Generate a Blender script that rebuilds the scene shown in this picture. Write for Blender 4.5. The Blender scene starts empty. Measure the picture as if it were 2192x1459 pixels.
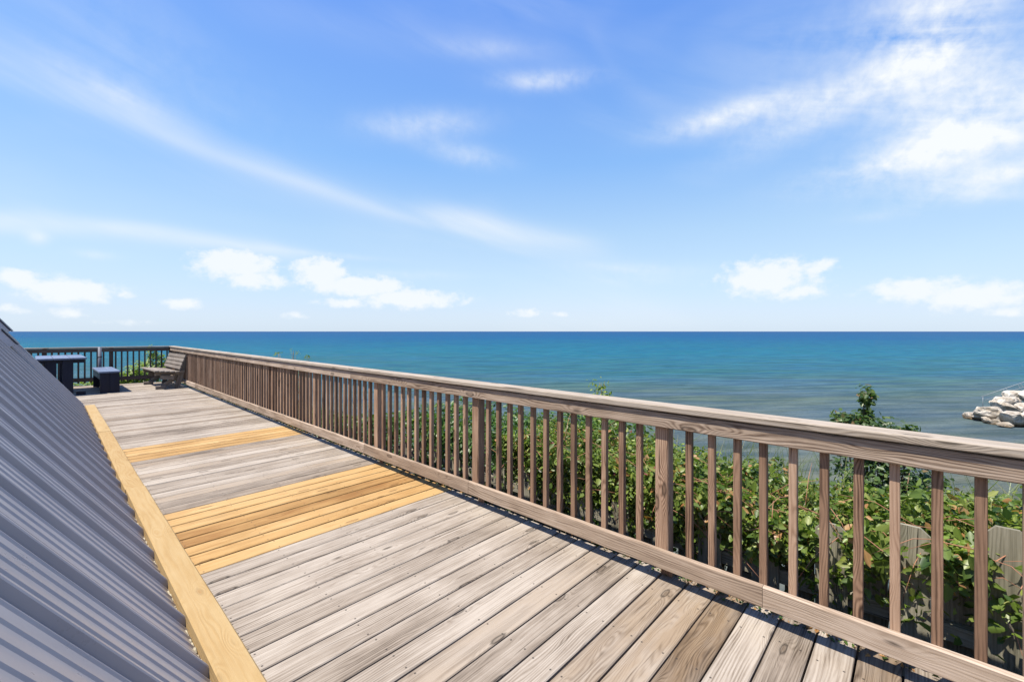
import bpy, bmesh, math, random
import numpy as np
from mathutils import Vector, Matrix
R = math.radians
random.seed(7)
rng = np.random.default_rng(7)
S = bpy.context.scene
C = S.collection

# ------------------------------------------------------------------ camera
H = 1.6                        # eye height above the deck boards
YAW = 46.88                    # camera heading, degrees clockwise from +y (the deck's long axis)
cam = bpy.data.objects.new('camera', bpy.data.cameras.new('camera'))
C.objects.link(cam)
cam.location = (0, 0, H)
cam.rotation_euler = (R(90), 0, R(-YAW))
cam.data.sensor_width = 36
cam.data.lens = 928 * 36 / 2192
cam.data.shift_y = -20.5 / 2192
cam.data.clip_start = 0.05
cam.data.clip_end = 90000
S.camera = cam

# ------------------------------------------------------------------ light
TO_SUN = Vector((-0.40, 0.17, 1.0)).normalized()
SUN_EL = math.asin(TO_SUN.z)
sd = bpy.data.lights.new('sun', 'SUN')
sd.energy = 5.0
sd.angle = R(0.53)
sd.color = (1.0, 0.93, 0.82)
sun = bpy.data.objects.new('sun', sd)
C.objects.link(sun)
sun.rotation_euler = TO_SUN.to_track_quat('Z', 'Y').to_euler()
sun.location = (0, 0, 30)

S.view_settings.view_transform = 'Standard'
S.view_settings.look = 'None'
S.view_settings.gamma = 1
S.view_settings.use_curve_mapping = False
S.view_settings.exposure = 0.93

# ------------------------------------------------------------------ node helpers
class NG:
    def __init__(s, nt): s.nt = nt; s.N = nt.nodes; s.L = nt.links
    def put(s, sock, v):
        if v is None: return
        if isinstance(v, bpy.types.NodeSocket): s.L.new(v, sock)
        else:
            try: sock.default_value = v
            except Exception: sock.default_value = tuple(v) + (1,) if len(v) == 3 else v
    def m(s, op, a, b=None, c=None, clamp=False):
        n = s.N.new('ShaderNodeMath'); n.operation = op; n.use_clamp = clamp
        s.put(n.inputs[0], a); s.put(n.inputs[1], b); s.put(n.inputs[2], c)
        return n.outputs[0]
    def v(s, op, a, b=None, out=0):
        n = s.N.new('ShaderNodeVectorMath'); n.operation = op
        s.put(n.inputs[0], a); s.put(n.inputs[1], b)
        return n.outputs[out]
    def xyz(s, x=0.0, y=0.0, z=0.0):
        n = s.N.new('ShaderNodeCombineXYZ')
        s.put(n.inputs[0], x); s.put(n.inputs[1], y); s.put(n.inputs[2], z); return n.outputs[0]
    def sep(s, v):
        n = s.N.new('ShaderNodeSeparateXYZ'); s.put(n.inputs[0], v); return n.outputs
    def noise(s, vec, scale=1.0, detail=2.0, rough=0.5, dist=0.0, out=0):
        n = s.N.new('ShaderNodeTexNoise'); s.put(n.inputs['Vector'], vec)
        n.inputs['Scale'].default_value = scale; n.inputs['Detail'].default_value = detail
        n.inputs['Roughness'].default_value = rough; n.inputs['Distortion'].default_value = dist
        return n.outputs[out]
    def vor(s, vec, scale=1.0, out='Distance', feature='F1', rand=1.0):
        n = s.N.new('ShaderNodeTexVoronoi'); n.feature = feature; s.put(n.inputs['Vector'], vec)
        n.inputs['Scale'].default_value = scale; n.inputs['Randomness'].default_value = rand
        return n.outputs[out]
    def mr(s, v, a, b, c=0.0, d=1.0, smooth=False):
        n = s.N.new('ShaderNodeMapRange'); n.interpolation_type = 'SMOOTHSTEP' if smooth else 'LINEAR'
        n.clamp = True
        s.put(n.inputs[0], v); s.put(n.inputs[1], a); s.put(n.inputs[2], b); s.put(n.inputs[3], c); s.put(n.inputs[4], d)
        return n.outputs[0]
    def mix(s, f, a, b, mode='MIX'):
        n = s.N.new('ShaderNodeMix'); n.data_type = 'RGBA'; n.blend_type = mode
        s.put(n.inputs[0], f); s.put(n.inputs[6], a); s.put(n.inputs[7], b); return n.outputs[2]
    def ramp(s, f, stops, interp='LINEAR'):
        n = s.N.new('ShaderNodeValToRGB'); s.put(n.inputs[0], f); cr = n.color_ramp; cr.interpolation = interp
        while len(cr.elements) < len(stops): cr.elements.new(0.5)
        for e, (p, c) in zip(cr.elements, stops): e.position = p; e.color = tuple(c) + (1,) if len(c) == 3 else c
        return n.outputs[0]
    def bump(s, h, strength=0.3, dist=0.01, nrm=None):
        n = s.N.new('ShaderNodeBump'); s.put(n.inputs['Height'], h)
        n.inputs['Strength'].default_value = strength; n.inputs['Distance'].default_value = dist
        if nrm is not None: s.put(n.inputs['Normal'], nrm)
        return n.outputs[0]

def new_mat(name):
    m = bpy.data.materials.new(name); m.use_nodes = True
    g = NG(m.node_tree); b = m.node_tree.nodes['Principled BSDF']
    return m, g, b

# ------------------------------------------------------------------ sky
def px_dir(px, py):            # direction of a picture point, used once here to measure azimuth and elevation
    dx = px - 1096; up = 709 - py
    return YAW + math.degrees(math.atan2(dx, 928)), math.degrees(math.atan2(up, math.hypot(dx, 928)))

W = bpy.data.worlds.new('World'); S.world = W; W.use_nodes = True
g = NG(W.node_tree)
for n in list(g.N): g.N.remove(n)
sky = g.N.new('ShaderNodeTexSky'); sky.sky_type = 'NISHITA'; sky.sun_disc = False
sky.sun_elevation = SUN_EL
sky.sun_rotation = math.atan2(TO_SUN.x, TO_SUN.y)
sky.altitude = 200; sky.air_density = 1.0; sky.dust_density = 0.6; sky.ozone_density = 1.6
tc = g.N.new('ShaderNodeTexCoord')
D = g.v('NORMALIZE', tc.outputs['Generated'])
dx_, dy_, dz_ = g.sep(D)
AZ = g.m('MULTIPLY', g.m('ARCTAN2', dx_, dy_), 57.29578)
EL = g.m('MULTIPLY', g.m('ARCSINE', dz_), 57.29578)
# cloud textures
AE = g.xyz(AZ, EL, 0.0)
n_fine = g.noise(AE, 0.55, 6, 0.6, 0.2)
n_puff = g.noise(g.xyz(AZ, g.m('MULTIPLY', EL, 1.3), 3.0), 0.62, 9, 0.62)
tilt = g.xyz(g.m('ADD', g.m('MULTIPLY', AZ, 0.045), g.m('MULTIPLY', EL, 0.035)), g.m('SUBTRACT', g.m('MULTIPLY', EL, 0.19), g.m('MULTIPLY', AZ, -0.05)), 1.0)
n_cirr = g.noise(tilt, 1.0, 6, 0.55, 0.5)
n_broad = g.noise(g.v('MULTIPLY', AE, (0.028, 0.06, 1)), 1.0, 3, 0.5, 0.4)
def gauss(az, el, w, h, rot=0.0):
    a = g.m('SUBTRACT', AZ, az); e = g.m('SUBTRACT', EL, el)
    if rot:
        c, s_ = math.cos(R(rot)), math.sin(R(rot))
        a2 = g.m('ADD', g.m('MULTIPLY', a, c), g.m('MULTIPLY', e, s_))
        e2 = g.m('SUBTRACT', g.m('MULTIPLY', e, c), g.m('MULTIPLY', a, s_)); a, e = a2, e2
    a = g.m('DIVIDE', a, w); e = g.m('DIVIDE', e, h)
    r2 = g.m('ADD', g.m('MULTIPLY', a, a), g.m('MULTIPLY', e, e))
    return g.m('EXPONENT', g.m('MULTIPLY', r2, -1.0))
def from_px(px, py, wpx, hpx):
    az, el = px_dir(px, py)
    az2, _ = px_dir(px + wpx, py); _, el2 = px_dir(px, py - hpx)
    return az, el, abs(az2 - az), abs(el2 - el)
total = None
def add(x):
    global total
    total = x if total is None else g.m('ADD', total, x)
# soft cirrus patches: (px, py, half width, half height, tilt, strength)
for px, py, w, h, rot, k in [
    (1170, 172, 95, 20, 0, 0.75), (905, 268, 120, 30, 6, 0.50), (1000, 332, 80, 24, -8, 0.42),
    (1560, 248, 150, 30, 4, 0.95), (1790, 215, 240, 50, 16, 0.80), (2010, 120, 130, 140, -40, 1.0), (1850, 60, 260, 90, 0, .30), (1960, 20, 110, 90, 0, .45), (2150, 160, 130, 110, 0, .35),
    (2080, 270, 290, 95, 12, 0.95), (1950, 345, 280, 40, 4, 0.85), (2120, 380, 190, 28, 2, 1.0),
    (2100, 420, 120, 20, -6, 0.5), (1900, 455, 90, 14, 0, 0.35), (1350, 575, 160, 14, -3, 0.35), (1360, 598, 110, 14, -3, 0.30),
    (240, 190, 130, 34, -12, 0.34), (1040, 105, 110, 22, 0, 0.22), (330, 110, 260, 90, -20, 0.14), (860, 588, 120, 10, 0, 0.28),
    (700, 545, 110, 7, -2, 0.30), (80, 508, 24, 14, 0, 0.55), (205, 545, 40, 9, 0, 0.30)]:
    az, el, aw, eh = from_px(px, py, w, h)
    add(g.m('MULTIPLY', gauss(az, el, aw, eh, rot), g.m('MULTIPLY', g.mr(g.m('ADD', g.m('MULTIPLY', n_cirr, .62), g.m('MULTIPLY', n_fine, .38)), 0.30, 0.62), k)))
# long curved streaks through three measured points: half width (deg), strength
for pts, w, k in [(((0, 125), (450, 320), (1250, 530)), 1.7, 0.24), (((0, 165), (500, 345), (1180, 560)), 0.7, 0.13),
                  (((0, 470), (330, 500), (640, 545)), 0.9, 0.45), (((950, 455), (1150, 500), (1280, 525)), 1.5, 0.33),
                  (((600, 20), (900, 80), (1250, 120)), 2.0, 0.10), (((1300, 130), (1420, 240), (1560, 275)), 1.4, 0.07)]:
    ae = np.array([px_dir(*p) for p in pts])
    c2, c1, c0 = np.polyfit(ae[:, 0], ae[:, 1], 2)
    e0 = g.m('MULTIPLY_ADD', g.m('MULTIPLY_ADD', AZ, float(c2), float(c1)), AZ, float(c0))
    e0 = g.m('ADD', e0, g.m('MULTIPLY', g.m('SUBTRACT', n_broad, 0.5), 3.0))
    d = g.m('DIVIDE', g.m('SUBTRACT', EL, e0), w)
    f = g.m('EXPONENT', g.m('MULTIPLY', g.m('MULTIPLY', d, d), -1.0))
    lo, hi = ae[0, 0], ae[2, 0]; pad = (hi - lo) * 0.18
    f = g.m('MULTIPLY', f, g.m('MULTIPLY', g.mr(AZ, lo - pad * 1.6, lo + pad * .2, smooth=True), g.mr(AZ, hi + pad, hi - pad, smooth=True)))
    add(g.m('MULTIPLY', f, g.m('MULTIPLY', g.mr(n_cirr, 0.25, 0.6, 0.35, 1.0), k)))
# broad veil
add(g.m('MULTIPLY', g.m('MULTIPLY', g.mr(n_broad, 0.45, 0.8), g.mr(n_cirr, 0.35, 0.7)), 0.30))
soft = g.m('MULTIPLY', total, 0.98, clamp=True)
# cumulus near the horizon, crisp tops
cum = None
for px, py, w, h, k in [
    (505, 565, 75, 30, 1.0), (545, 598, 60, 18, .9), (445, 570, 40, 10, .6), (690, 585, 52, 32, 1.0), (770, 612, 90, 20, 1.0), (880, 640, 95, 18, .95),
    (740, 648, 60, 10, .6), (40, 595, 55, 20, .9), (150, 622, 90, 24, .95), (150, 668, 45, 12, .6), (20, 662, 40, 12, .55), (395, 650, 40, 12, .7), (265, 630, 24, 9, .5),
    (630, 675, 30, 8, .45), (265, 690, 60, 8, .4), (1130, 668, 45, 10, .5), (1640, 595, 95, 34, .95), (1745, 570, 50, 14, .7), (1690, 625, 90, 16, .7),
    (1960, 618, 110, 22, .85), (2080, 635, 110, 28, .9), (2150, 665, 100, 14, .5), (1200, 672, 25, 6, .4)]:
    az, el, aw, eh = from_px(px, py, w, h)
    f = g.m('MULTIPLY', gauss(az, el, aw * 1.15, eh * 1.15), k)
    cum = f if cum is None else g.m('MAXIMUM', cum, f)
cum0 = cum
cum = g.mr(g.m('ADD', cum, g.m('MULTIPLY', g.m('SUBTRACT', n_puff, 0.5), 1.5)), 0.12, 0.72, 0.0, 0.90, smooth=True)
cum = g.m('MULTIPLY', cum, g.mr(cum0, .04, .30, smooth=True))
dens = g.m('MAXIMUM', soft, cum)
# colour: the physical sky, deepened towards the zenith like the photograph's
tint = g.ramp(g.mr(EL, 0, 45), [(0, (.35, .42, .61)), (.05, (.385, .42, .57)), (.16, (.50, .54, .57)), (.27, (.60, .60, .58)), (.46, (.52, .65, .73)), (.78, (.37, .53, .79)), (1, (.34, .52, .84))])
sk3 = g.v('SCALE', g.v('MULTIPLY', sky.outputs[0], tint)); sk3.node.inputs['Scale'].default_value = 2.0
clear = g.ramp(g.mr(EL, 0, 45), [(0, (.74, .87, 1)), (.05, (.72, .855, 1)), (.11, (.65, .82, .99)), (.27, (.475, .71, .995)), (.46, (.275, .53, .975)), (.78, (.18, .395, .95)), (1, (.145, .345, .93))])
clear = g.v('SCALE', clear); clear.node.inputs['Scale'].default_value = 6.0
sk3 = g.mix(0.72, sk3, clear)
cl = g.mix(dens, sk3, (5.75, 6.0, 6.2, 1))
bg = g.N.new('ShaderNodeBackground'); g.L.new(cl, bg.inputs[0]); bg.inputs[1].default_value = 0.086
ow = g.N.new('ShaderNodeOutputWorld'); g.L.new(bg.outputs[0], ow.inputs[0])

# ------------------------------------------------------------------ materials
def wood(name, cols, tone=0.5, grain=0.45, ringf=55.0, streak=0.5, knots=1.0, nails=False, crack=0.6, rough=0.8, tanmix=None, objrnd=True, rimk=0.8, h3k=0.24, k=1.0, wear=0.0, stain=0.0, bumpk=0.5):
    """cols: dark, mid, light linear colours. UV: u along the board in metres, v across it in metres."""
    cols = [tuple(c * k for c in q) for q in cols]
    m, g, b = new_mat(name)
    uv = g.N.new('ShaderNodeUVMap').outputs[0]
    at = g.N.new('ShaderNodeAttribute'); at.attribute_name = 'rnd'
    oi = g.N.new('ShaderNodeObjectInfo')
    u, v, _ = g.sep(uv)
    seed = g.m('ADD', at.outputs['Fac'], g.m('MULTIPLY', oi.outputs['Random'], 3.7)) if objrnd else at.outputs['Fac']
    z = g.m('MULTIPLY', seed, 61.0)
    h1 = g.m('FRACT', g.m('MULTIPLY', seed, 17.31)); h2 = g.m('FRACT', g.m('MULTIPLY', seed, 43.77)); h3 = g.m('FRACT', g.m('MULTIPLY', seed, 91.13))
    warp = g.noise(g.xyz(g.m('MULTIPLY', u, 1.1), g.m('MULTIPLY', v, 7.0), z), 1.0, 2.0, 0.5)
    jit = g.noise(g.xyz(g.m('MULTIPLY', u, 9.0), g.m('MULTIPLY', v, 45.0), z), 1.0, 2.0, 0.6)
    kd = g.m('ADD', g.vor(g.xyz(g.m('MULTIPLY', u, 2.2), g.m('MULTIPLY', v, 7.5), z), 1.0), g.m('MULTIPLY', g.m('SUBTRACT', jit, 0.5), 0.09))
    kn = g.m('MULTIPLY', g.mr(kd, 0.0, 0.42, 1.0, 0.0, smooth=True), knots)
    F = g.m('ADD', g.m('MULTIPLY', v, ringf), g.m('MULTIPLY', warp, g.mr(h1, 0, 1, 4.0, 13.0 * max(1, ringf / 50))))
    F = g.m('ADD', F, g.m('ADD', g.m('MULTIPLY', kn, 4.0), g.m('MULTIPLY', jit, 0.55)))
    rings = g.m('MULTIPLY_ADD', g.m('SINE', g.m('MULTIPLY', F, 6.2832)), 0.5, 0.5)
    rings = g.m('MULTIPLY', g.m('POWER', rings, 1.6), g.mr(g.noise(g.xyz(g.m('MULTIPLY', u, 1.9), g.m('MULTIPLY', v, 16.0), g.m('ADD', z, 2.0)), 1.0, 2.0), .32, .62, .15, 1.15))
    st = g.noise(g.xyz(g.m('MULTIPLY', u, 3.0), g.m('MULTIPLY', v, 260.0), z), 1.0, 3.0, 0.65)
    st2 = g.noise(g.xyz(g.m('MULTIPLY', u, 1.3), g.m('MULTIPLY', v, 55.0), z), 1.0, 3.0, 0.6)
    mott = g.noise(g.xyz(g.m('MULTIPLY', u, 2.6), g.m('MULTIPLY', v, 9.0), g.m('ADD', z, 5.0)), 1.0, 4.0, 0.6)
    gk = g.mr(h2, 0, 1, grain * 0.45, grain * 1.3)
    f = g.m('SUBTRACT', tone, g.m('MULTIPLY', g.m('SUBTRACT', rings, 0.35), gk))
    f = g.m('ADD', f, g.m('MULTIPLY', g.m('SUBTRACT', st, 0.5), streak))
    f = g.m('ADD', f, g.m('MULTIPLY', g.m('SUBTRACT', st2, 0.5), streak * 1.5))
    f = g.m('ADD', f, g.m('MULTIPLY', g.m('SUBTRACT', mott, 0.5), 0.8))
    f = g.m('ADD', f, g.m('MULTIPLY', g.m('SUBTRACT', h3, 0.5), h3k))
    if wear:
        gp = g.N.new('ShaderNodeNewGeometry').outputs['Position']
        f = g.m('ADD', f, g.m('MULTIPLY', g.m('SUBTRACT', g.noise(g.v('MULTIPLY', gp, (1.0, .8, 1)), 1.1, 5, .65), 0.5), wear))
    col = g.ramp(f, [(0.0, cols[0]), (0.5, cols[1]), (1.0, cols[2])])
    if tanmix:
        col = g.mix(g.m('MULTIPLY', g.mr(h1, 0.55, 0.95), g.mr(mott, 0.2, 0.6)), col, g.mix(1.0, col, tanmix, 'MULTIPLY'))
    if stain:
        sn = g.noise(g.xyz(g.m('MULTIPLY', u, 1.3), g.m('MULTIPLY', v, 3.0), g.m('MULTIPLY', z, .3)), 1.0, 4, .6)
        col = g.mix(g.mr(sn, .48, .74, 0, stain), col, (0.20, 0.115, 0.04, 1))
    # knots: a dark rim round a brown core
    core = g.mr(kd, 0.045, 0.10, 1.0, 0.0)
    rim = g.m('MULTIPLY', g.mr(kd, 0.06, 0.10), g.mr(kd, 0.10, 0.15, 1.0, 0.0))
    col = g.mix(g.m('MULTIPLY', core, 0.55 * min(1, knots)), col, (cols[0][0] * 0.8, cols[0][1] * 0.65, cols[0][2] * 0.5, 1))
    col = g.mix(g.m('MULTIPLY', rim, rimk * min(1, knots)), col, (cols[0][0] * 0.3, cols[0][1] * 0.3, cols[0][2] * 0.3, 1))
    # drying cracks along the grain
    cr = g.noise(g.xyz(g.m('MULTIPLY', u, 1.7), g.m('ADD', g.m('MULTIPLY', v, 95.0), g.m('MULTIPLY', warp, 6.0)), g.m('ADD', z, 9.0)), 1.0, 1.0, 0.5)
    crk = g.m('MULTIPLY', g.mr(cr, 0.70, 0.76), crack)
    col = g.mix(crk, col, (cols[0][0] * 0.25, cols[0][1] * 0.23, cols[0][2] * 0.2, 1))
    hgt = g.m('ADD', g.m('MULTIPLY', rings, -0.35), g.m('MULTIPLY', st, 0.5))
    hgt = g.m('SUBTRACT', hgt, g.m('MULTIPLY', crk, 0.8))
    if nails:
        fu = g.m('SUBTRACT', g.m('FRACT', g.m('DIVIDE', g.m('ADD', u, g.m('MULTIPLY', h2, 0.03)), 0.47)), 0.5)
        du = g.m('MULTIPLY', fu, 0.47)
        dv = g.m('SUBTRACT', g.m('ABSOLUTE', v), g.m('ADD', 0.045, g.m('MULTIPLY', h3, 0.012)))
        r = g.m('SQRT', g.m('ADD', g.m('MULTIPLY', du, du), g.m('MULTIPLY', dv, dv)))
        nm = g.mr(r, 0.0035, 0.0065, 1.0, 0.0)
        col = g.mix(g.m('MULTIPLY', nm, 0.85), col, (0.03, 0.025, 0.022, 1))
        hgt = g.m('SUBTRACT', hgt, nm)
    g.L.new(col, b.inputs['Base Color'])
    b.inputs['Roughness'].default_value = rough
    b.inputs['Specular IOR Level'].default_value = 0.25
    g.L.new(g.bump(hgt, bumpk, 0.0035), b.inputs['Normal'])
    return m

M = {}
M['deck'] = wood('weathered_deck_wood', [(0.13, 0.097, 0.07), (0.40, 0.33, 0.262), (0.64, 0.56, 0.47)], k=.50, wear=.85, objrnd=False, h3k=.5, tone=0.60, grain=0.34, streak=.70, nails=True, tanmix=(0.66, 0.55, 0.42, 1), ringf=72, crack=.5)
M['new'] = wood('fresh_pine_boards', [(0.30, 0.14, 0.04), (0.56, 0.335, 0.125), (0.68, 0.455, 0.21)], k=.57, wear=.5, objrnd=False, h3k=.6, tone=0.5, grain=0.28, streak=.3, nails=True, stain=0.75, crack=.25, knots=.8)
M['kerb'] = wood('pale_new_pine', [(0.40, 0.245, 0.095), (0.49, 0.33, 0.145), (0.58, 0.43, 0.225)], k=.58, rimk=.25, tone=0.6, grain=0.32, streak=.22, nails=False, crack=.05, knots=.9, ringf=30)
M['rail'] = wood('weathered_railing_wood', [(0.10, 0.063, 0.042), (0.33, 0.25, 0.185), (0.57, 0.47, 0.385)], k=.86, h3k=.3, tone=0.52, grain=0.36, streak=.42, crack=.8, ringf=62)
M['cap'] = wood('sun_bleached_cap_wood', [(0.17, 0.125, 0.085), (0.44, 0.365, 0.285), (0.62, 0.55, 0.47)], k=.60, tone=0.56, grain=0.32, streak=.5, crack=.95, ringf=62)
M['post'] = wood('brown_stained_post_wood', [(0.07, 0.039, 0.024), (0.245, 0.150, 0.096), (0.43, 0.295, 0.205)], k=.92, h3k=.5, tone=0.52, grain=0.40, streak=.45, crack=.9, ringf=70)
M['bench'] = wood('old_bench_wood', [(0.085, 0.065, 0.05), (0.25, 0.21, 0.175), (0.42, 0.37, 0.32)], k=.62, tone=0.55, grain=0.3, streak=.5, crack=.8)
M['fence'] = wood('grey_mossy_fence_wood', [(0.06, 0.056, 0.035), (0.20, 0.185, 0.135), (0.34, 0.315, 0.245)], k=.95, tone=0.5, grain=0.25, streak=.6, crack=.9)
M['dark_wood'] = wood('dark_framing_wood', [(0.04, 0.03, 0.02), (0.09, 0.07, 0.05), (0.15, 0.12, 0.09)], tone=0.5)

def simple(name, col, rough=0.5, metal=0.0, var=0.15, scale=8.0, bump=0.0, spec=0.5):
    m, g, b = new_mat(name)
    tcn = g.N.new('ShaderNodeTexCoord')
    n = g.noise(tcn.outputs['Object'], scale, 5, 0.6)
    k = g.mr(n, 0.25, 0.75, 1 - var, 1 + var)
    c = g.v('MULTIPLY', tuple(col), (1, 1, 1)); c = g.v('SCALE', tuple(col)); 
    sc = c.node; g.put(sc.inputs['Scale'], k)
    g.L.new(c, b.inputs['Base Color'])
    g.L.new(g.mr(n, 0.2, 0.8, rough * 0.85, min(1, rough * 1.15)), b.inputs['Roughness'])
    b.inputs['Metallic'].default_value = metal; b.inputs['Specular IOR Level'].default_value = spec
    if bump: g.L.new(g.bump(n, bump, 0.01), b.inputs['Normal'])
    return m
M['paint'] = wood('shaded_blue_painted_wood', [(0.005, 0.007, 0.015), (0.007, 0.011, 0.027), (0.013, 0.02, 0.042)], tone=0.5, grain=0.06, streak=.2, crack=.15, knots=.1, rough=.33)  # table and bench bodies: blue paint darkened to carry their shade
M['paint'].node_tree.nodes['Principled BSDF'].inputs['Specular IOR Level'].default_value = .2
M['end_rail'] = wood('shade_darkened_railing_wood', [(0.02, 0.015, 0.012), (0.065, 0.05, 0.042), (0.13, 0.105, 0.09)], tone=0.5, grain=.2)  # far railing: backlit shade put into the wood colour
M['paint_top'] = wood('sunlit_blue_paint', [(0.06, 0.08, 0.13), (0.115, 0.145, 0.215), (0.15, 0.18, 0.25)], tone=0.55, grain=0.1, streak=.25, crack=.4, knots=.1, rough=.45, bumpk=.2)  # top planks: the blue paint lightened to carry the sunlight
M['pipe'] = simple('galvanised_pipe', (0.10, 0.105, 0.13), 0.6, 0.1)
M['steel'] = simple('galvanised_rail_steel', (0.20, 0.22, 0.24), 0.5, 0.3)
M['frame_white'] = simple('pale_skylight_metal', (0.40, 0.42, 0.48), 0.35, 0.2)
M['frame_dark'] = simple('dark_flashing', (0.04, 0.04, 0.05), 0.5, 0.2)
M['foam'] = simple('ragged_sealant', (0.30, 0.27, 0.20), 0.9, 0.0, .4, 60, .6)
M['wall'] = simple('grey_board_siding', (0.20, 0.20, 0.21), 0.8)

# roof metal
m, g, b = new_mat('dark_grey_standing_seam_metal')
tcn = g.N.new('ShaderNodeTexCoord'); n = g.noise(tcn.outputs['Object'], 1.4, 4, 0.55); n2 = g.noise(tcn.outputs['Object'], 45, 4, 0.7)
g.L.new(g.ramp(n, [(0.3, (0.31, 0.295, 0.30)), (0.7, (0.38, 0.36, 0.36))]), b.inputs['Base Color'])
g.L.new(g.m('ADD', g.mr(n, 0.3, 0.7, 0.26, 0.36), g.mr(n2, .4, .8, 0, .10)), b.inputs['Roughness'])
b.inputs['Metallic'].default_value = 0.0; b.inputs['Specular IOR Level'].default_value = 0.35
g.L.new(g.bump(g.noise(tcn.outputs['Object'], 3.0, 2, .5), 0.10, 0.02), b.inputs['Normal'])
M['roof'] = m

# water: depth and silt colour by distance from the shore, wave normals, gloss
m, g, b = new_mat('lake_water')
geo = g.N.new('ShaderNodeNewGeometry'); P = geo.outputs['Position']
X, Y, Z = g.sep(P)
# shore line runs along x about 9; distance offshore measured on x with y drift
off = g.m('ADD', g.m('MULTIPLY', X, 0.80), g.m('MULTIPLY', Y, 0.60))
nb = g.noise(g.v('MULTIPLY', P, (0.004, 0.012, 1)), 1.0, 4, 0.6)
nb2 = g.noise(g.v('MULTIPLY', P, (0.02, 0.05, 1)), 1.0, 3, 0.6)
lg = g.m('LOGARITHM', g.m('MAXIMUM', off, 1.0), 10.0)
lg = g.m('ADD', lg, g.m('ADD', g.m('MULTIPLY', g.m('SUBTRACT', nb, 0.5), 0.55), g.m('MULTIPLY', g.m('SUBTRACT', nb2, 0.5), 0.22)))
col = g.ramp(g.mr(lg, 0.8, 3.4), [(0.0, (0.088, 0.088, 0.052)), (0.18, (0.066, 0.080, 0.060)), (0.29, (0.048, 0.078, 0.072)), (0.37, (0.018, 0.080, 0.095)),
     (0.50, (0.008, 0.086, 0.122)), (0.68, (0.003, 0.058, 0.128)), (1.0, (0.002, 0.043, 0.115))])
rp_ = g.N.new('ShaderNodeVectorRotate'); rp_.rotation_type = 'Z_AXIS'; g.put(rp_.inputs['Vector'], P); rp_.inputs['Angle'].default_value = R(40)
rip = g.noise(g.v('MULTIPLY', rp_.outputs[0], (.16, .8, 1)), 1.0, 6, 0.62, 0.4)
band = g.noise(g.v('MULTIPLY', rp_.outputs[0], (0.05, 0.35, 1)), 1.0, 5, 0.6, 0.3)
nearw = g.mr(off, 20, 160, 1.0, 0.35)
col = g.mix(g.m('MULTIPLY', g.mr(band, 0.40, 0.62), g.m('MULTIPLY', nearw, 0.6)), col, g.mix(1.0, col, (0.85, 1.0, 1.75, 1), 'MULTIPLY'))
col = g.mix(g.mr(rip, 0.40, 0.60, 0.0, 0.7), g.mix(1.0, col, (1.35, 1.25, 1.18, 1), 'MULTIPLY'), g.mix(1.0, col, (0.45, 0.62, 0.76, 1), 'MULTIPLY'))  # wave glint streaks painted into the colour, darker ripples between
foam = g.noise(g.v('MULTIPLY', P, (0.10, 0.22, 1)), 1.0, 6, 0.75)
col = g.mix(g.m('MULTIPLY', g.mr(foam, 0.765, 0.785), 0.8), col, (0.8, 0.85, 0.88, 1))
rot = g.N.new('ShaderNodeVectorRotate'); rot.rotation_type = 'Z_AXIS'; g.put(rot.inputs['Vector'], P); rot.inputs['Angle'].default_value = R(40)
w1 = g.noise(g.v('MULTIPLY', rot.outputs[0], (0.28, 0.9, 1)), 1.0, 5, 0.6, 0.6)
w2 = g.noise(g.v('MULTIPLY', rot.outputs[0], (0.05, 0.16, 1)), 1.0, 3, 0.5, 0.3)
w3 = g.noise(g.v('MULTIPLY', rot.outputs[0], (2.2, 5.0, 1)), 1.0, 3, 0.6)
hh = g.m('ADD', g.m('ADD', g.m('MULTIPLY', w1, 0.55), g.m('MULTIPLY', w2, 1.6)), g.m('MULTIPLY', w3, 0.08))
nrm = g.bump(hh, 1.0, 1.1)
g.N.remove(b)
df = g.N.new('ShaderNodeBsdfDiffuse'); g.L.new(col, df.inputs[0]); g.L.new(nrm, df.inputs['Normal'])
gl = g.N.new('ShaderNodeBsdfGlossy'); gl.inputs['Roughness'].default_value = .2; g.L.new(nrm, gl.inputs['Normal'])
fr = g.N.new('ShaderNodeFresnel'); fr.inputs[0].default_value = 1.33; g.L.new(nrm, fr.inputs['Normal'])
mx = g.N.new('ShaderNodeMixShader'); g.L.new(g.m('MULTIPLY', g.m('MINIMUM', fr.outputs[0], 0.55), 0.28), mx.inputs[0])
g.L.new(df.outputs[0], mx.inputs[1]); g.L.new(gl.outputs[0], mx.inputs[2]); g.L.new(mx.outputs[0], g.N['Material Output'].inputs[0])
M['water'] = m

m, g, b = new_mat('sandy_soil_and_leaf_litter')
tcn = g.N.new('ShaderNodeTexCoord'); n = g.noise(tcn.outputs['Object'], 1.2, 8, 0.65)
g.L.new(g.ramp(n, [(0.3, (0.022, 0.017, 0.011)), (0.55, (0.05, 0.04, 0.025)), (0.8, (0.09, 0.075, 0.05))]), b.inputs['Base Color'])
b.inputs['Roughness'].default_value = 1.0; g.L.new(g.bump(n, 0.8, 0.1), b.inputs['Normal'])
M['soil'] = m

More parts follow.
